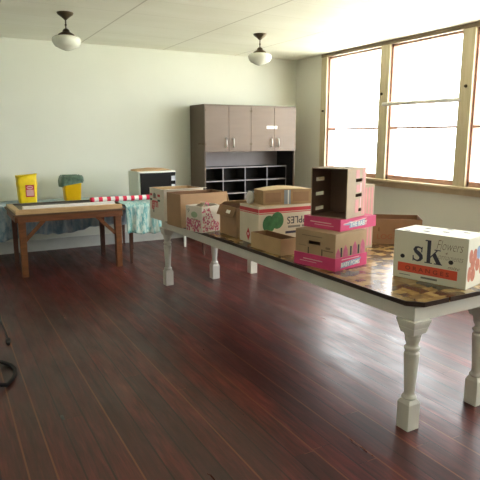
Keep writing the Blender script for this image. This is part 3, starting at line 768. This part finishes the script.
g.build('diamond_mark', [M['red'], M['pinklabel'], M['pinklabel']], c.t)
zt = TZ+.312+.002
# 6 flat brown carton on it
c = Carton('flat_carton', 'low brown carton with a grey tape stripe on top of the apples carton', 'box', (2.287, 3.80), -.12, .19, .45, .118, zt)
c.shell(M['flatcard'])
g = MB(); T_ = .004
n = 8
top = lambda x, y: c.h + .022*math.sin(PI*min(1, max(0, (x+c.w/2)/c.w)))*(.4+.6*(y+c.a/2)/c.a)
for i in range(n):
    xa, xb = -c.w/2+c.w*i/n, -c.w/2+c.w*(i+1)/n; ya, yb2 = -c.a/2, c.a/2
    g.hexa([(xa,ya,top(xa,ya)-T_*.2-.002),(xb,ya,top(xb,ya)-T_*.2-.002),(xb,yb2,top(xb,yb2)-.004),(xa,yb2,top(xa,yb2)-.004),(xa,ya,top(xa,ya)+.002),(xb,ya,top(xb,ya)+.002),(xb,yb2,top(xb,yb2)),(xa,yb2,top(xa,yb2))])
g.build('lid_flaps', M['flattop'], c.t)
g = MB(); decal(g, c.R, rect(.19, .25, .0, .118), 0); decal(g, c.R, rect(.223, .235, .0, .118), 1, .001); g.build('tape', [M['tape'], M['paper']], c.t)
for q_ in (rect(.02, .16, .02, .1), rect(.27, .42, .02, .1)):
    g = MB(); decal(g, c.R, q_, 0, .0005); g.build('worn_print', [M['kraft3']], c.t)
# white bundle beside it
pb = thing('plastic_bag', 'small white crumpled bundle left of the flat brown carton', 'bag', (2.262, 3.97, zt), 0)
g = MB(); bmesh.ops.create_icosphere(g.bm, subdivisions=3, radius=1)
for v in g.bm.verts:
    d = 1+.08*math.sin(7*v.co.x+3*v.co.z)+.06*math.sin(9*v.co.y+5*v.co.z)
    v.co = Vector((v.co.x*.034*d, v.co.y*.036*d, max(0, v.co.z*.056*d+.05)))
for f_ in g.bm.faces: f_.smooth = True
g.build('bundle', M['plastic'], pb)

# 7 light tray box in front of the apples
c = Carton('open_tray_box', 'shallow light brown open box in front of the apples carton', 'box', (2.148, 3.311), .052, .405, .15, .123, TZ)
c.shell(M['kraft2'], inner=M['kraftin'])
# 8 kraft box with flap
c = Carton('small_carton', 'small kraft box with a drooping flap and white label', 'box', (2.205, 4.106), -.02, .33, .27, .262, TZ)
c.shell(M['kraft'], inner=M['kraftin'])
c.flap('L', .095, 2.75, M['kraft3'])
c.flap('Bk', .1, -1.2, M['kraft2'])
g = MB(); fmf = lambda u, v, d: c.L(u, c.h-v*.924, d-.012-v*.38); decal(g, fmf, rect(.19, .265, .03, .06), 0, .0012); g.build('white_label', [M['paper']], c.t)
# 9 floral box
c = Carton('floral_box', 'white box with pink flower print in front of the tall kraft box', 'box', (2.041, 4.468), .282, .226, .222, .238, TZ)
c.shell(M['whitecard'], inner=M['whitecard'])
c.flap('E', .05, -1.2, M['whitecard'])
random.seed(3); g = MB()
for fm, W, n, umin in ((c.L, c.a, 110, 0), (c.R, c.w, 130, 0)):
    for _ in range(n):
        u = random.uniform(.012, W-.015); top_ = (.10 if fm == c.L else .21*math.exp(-((u-.06)/.06)**2)+.06)
        v = random.uniform(.01, .02+top_)
        decal(g, fm, ell(u, v, random.uniform(.004, .012), random.uniform(.005, .014), 7, random.random()), random.choice((0, 0, 1)), random.uniform(.0005, .0009))
g.build('flower_print', [M['magenta'], M['pinksoft']], c.t)
g = MB(); decal(g, c.L, [(.02,.19),(.04,.2),(.05,.215),(.03,.2)], 0); decal(g, c.L, [(.03,.165),(.045,.185),(.06,.205),(.04,.19)], 0); decal(g, c.L, ell(.12, .16, .045, .028), 1); decal(g, c.L, rect(.07,.17,.115,.122), 1)
g.build('leaf_print', [M['greendark'], M['leafgreen']], c.t)
# 10 big kraft box
c = Carton('tall_kraft_box', 'large plain kraft box with open flaps behind the flowered box', 'box', (1.981, 4.816), .082, .30, .521, .323, TZ)
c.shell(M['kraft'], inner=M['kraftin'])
c.flap('E', .15, 2.9, M['kraft2'])
# 11 gm box
c = Carton('fruit_carton', 'white carton with red and green marks at the far table end', 'box', (1.985, 5.27), .072, .36, .46, .328, TZ)
c.shell(M['whitecard'], inner=M['kraft2'])
c.flap('R', .09, 1.5, M['whitecard'])
g = MB()
put_text(g, 'gm', c.L, .05, .215, .10, .20, 0, bold=.03)
decal(g, c.L, rect(.008, .068, .245, .27), 0); decal(g, c.L, rect(.2, .262, .245, .27), 0)
decal(g, c.L, rect(.008, .062, .195, .215), 1); decal(g, c.L, rect(.2, .262, .195, .215), 1)
decal(g, c.L, ell(.125, .25, .035, .03), 2); decal(g, c.L, rect(.085, .175, .222, .232), 0); decal(g, c.L, rect(.085, .11, .07, .1), 2)
g.build('print', [M['red'], M['greendark'], M['greyink']], c.t)
# 12 brown open box behind the oranges carton
c = Carton('open_brown_box', 'low open brown box behind the white oranges carton', 'box', (3.375-.40*.78, 3.115+.40*.625), -.675, .29, .40, .205, TZ)
hs = [(.045, .062, .115, .14), (.145, .17, .115, .14)]
c.shell(M['kraft3'], inner=M['kraftin'], holes={'R': [(.055, .068, .10, .135), (.178, .192, .10, .135)]})
g = MB()
put_text(g, 'LOG', c.R, .05, .17, .04, .08, 0, bold=.0)
g.build('lettering', [M['redbrown']], c.t)
# 13 tall pink striped carton behind the stack
c = Carton('striped_carton', 'tall pink and white striped carton standing behind the upright crate', 'box', (2.69, 3.19), .2, .24, .285, .5, TZ)
c.shell(M['cratecard'], lid=True)
g = MB()
for k in range(7): decal(g, c.R, rect(.02+k*.038, .044+k*.038, .02, .48), 0)
g.build('stripe_print', [M['pinksoft']], c.t)

# ------------------------------------------------------------------ things at the left edge of the floor
pw = thing('power_cord', 'thin black cord with a plug on the floor at the left edge', 'cord', (.35, 5.0, 0))
P = [(-.02,.75),(.004,.6),(.008,.29),(-.003,.05),(.006,-.19),(.004,-.43)]
pts = []
for i in range(len(P)-1):
    for k in range(6):
        s = k/6; pts.append((P[i][0]+(P[i+1][0]-P[i][0])*s, P[i][1]+(P[i+1][1]-P[i][1])*s, .008))
pts.append(P[-1]+(.008,))
MB().tube(pts, .008, 8).build('cable', M['rubber'], pw)
MB().tube([(.004,-.43,.012),(.003,-.46,.016),(-.002,-.52,.016),(-.004,-.56,.012)], [.009,.018,.018,.011], 10).build('plug', M['rubber'], pw)
hb = thing('black_bag', 'black cloth bag with a looped handle, cut by the left picture edge', 'bag', (.02, 3.82, 0), 0)
g = MB(); rows = []
for z, w, d in [(0, .13, .2), (.01, .15, .22), (.06, .16, .23), (.13, .14, .2), (.17, .09, .16), (.185, .05, .1)]:
    rows.append([g.bm.verts.new((x+.006*math.sin(j*2+z*50), y, z)) for j, (x, y) in enumerate(rr_rect(w, d, .045))])
for a, b2 in zip(rows, rows[1:]):
    for j in range(len(a)): g.bm.faces.new((a[j], a[(j+1) % len(a)], b2[(j+1) % len(a)], b2[j])).smooth = True
g.bm.faces.new(rows[0]); g.bm.faces.new(rows[-1])
g.build('bag_body', M['nylon'], hb)
hp = [(.12,.2,.1),(.2,.235,.05),(.26,.225,.02),(.30,.17,.014),(.312,.09,.013),(.305,0,.013),(.28,-.07,.013),(.235,-.15,.016),(.17,-.19,.05),(.11,-.18,.1)]
MB().tube(hp, .014, 8).build('handle', M['nylon'], hb)

# ------------------------------------------------------------------ light
w = bpy.data.worlds.new('world'); S.world = w; w.use_nodes = True
bg = w.node_tree.nodes.get('Background') or w.node_tree.nodes.new('ShaderNodeBackground')
bg.inputs[0].default_value = (.94, .985, 1.0, 1); bg.inputs[1].default_value = 5.5
for i, (a, b) in enumerate(PANES):
    l = bpy.data.lights.new('window_portal', 'AREA'); l.shape = 'RECTANGLE'; l.size = b-a; l.size_y = ZH-ZS; l.cycles.is_portal = True
    o = bpy.data.objects.new('window_portal', l); COL.objects.link(o); o.location = (XR+T+.01, (a+b)/2, (ZS+ZH)/2); o.rotation_euler = (0, PI/2, 0); o.rotation_euler = (PI/2, 0, PI/2)
for i, (a, b) in enumerate(FP):
    l = bpy.data.lights.new('window_portal', 'AREA'); l.shape = 'RECTANGLE'; l.size = b-a; l.size_y = ZH-ZS; l.cycles.is_portal = True
    o = bpy.data.objects.new('window_portal', l); COL.objects.link(o); o.location = ((a+b)/2, YF-T-.01, (ZS+ZH)/2); o.rotation_euler = (PI/2, 0, 0)
sun = bpy.data.objects.new('sun', bpy.data.lights.new('sun', 'SUN')); COL.objects.link(sun)
sun.data.energy = 22; sun.data.angle = .01; sun.data.color = (1, .98, .92); sun.rotation_euler = (0, math.radians(-38), math.radians(-20))
vs = S.view_settings
S.display_settings.display_device = 'sRGB'
vs.view_transform = 'Standard'; vs.look = 'None'; vs.gamma = 1; vs.use_curve_mapping = False; vs.exposure = 1.2
try:
    S.cycles.use_denoising = True; S.cycles.max_bounces = 10; S.cycles.diffuse_bounces = 6; S.cycles.transparent_max_bounces = 12
    S.cycles.sample_clamp_indirect = 6
except Exception: pass
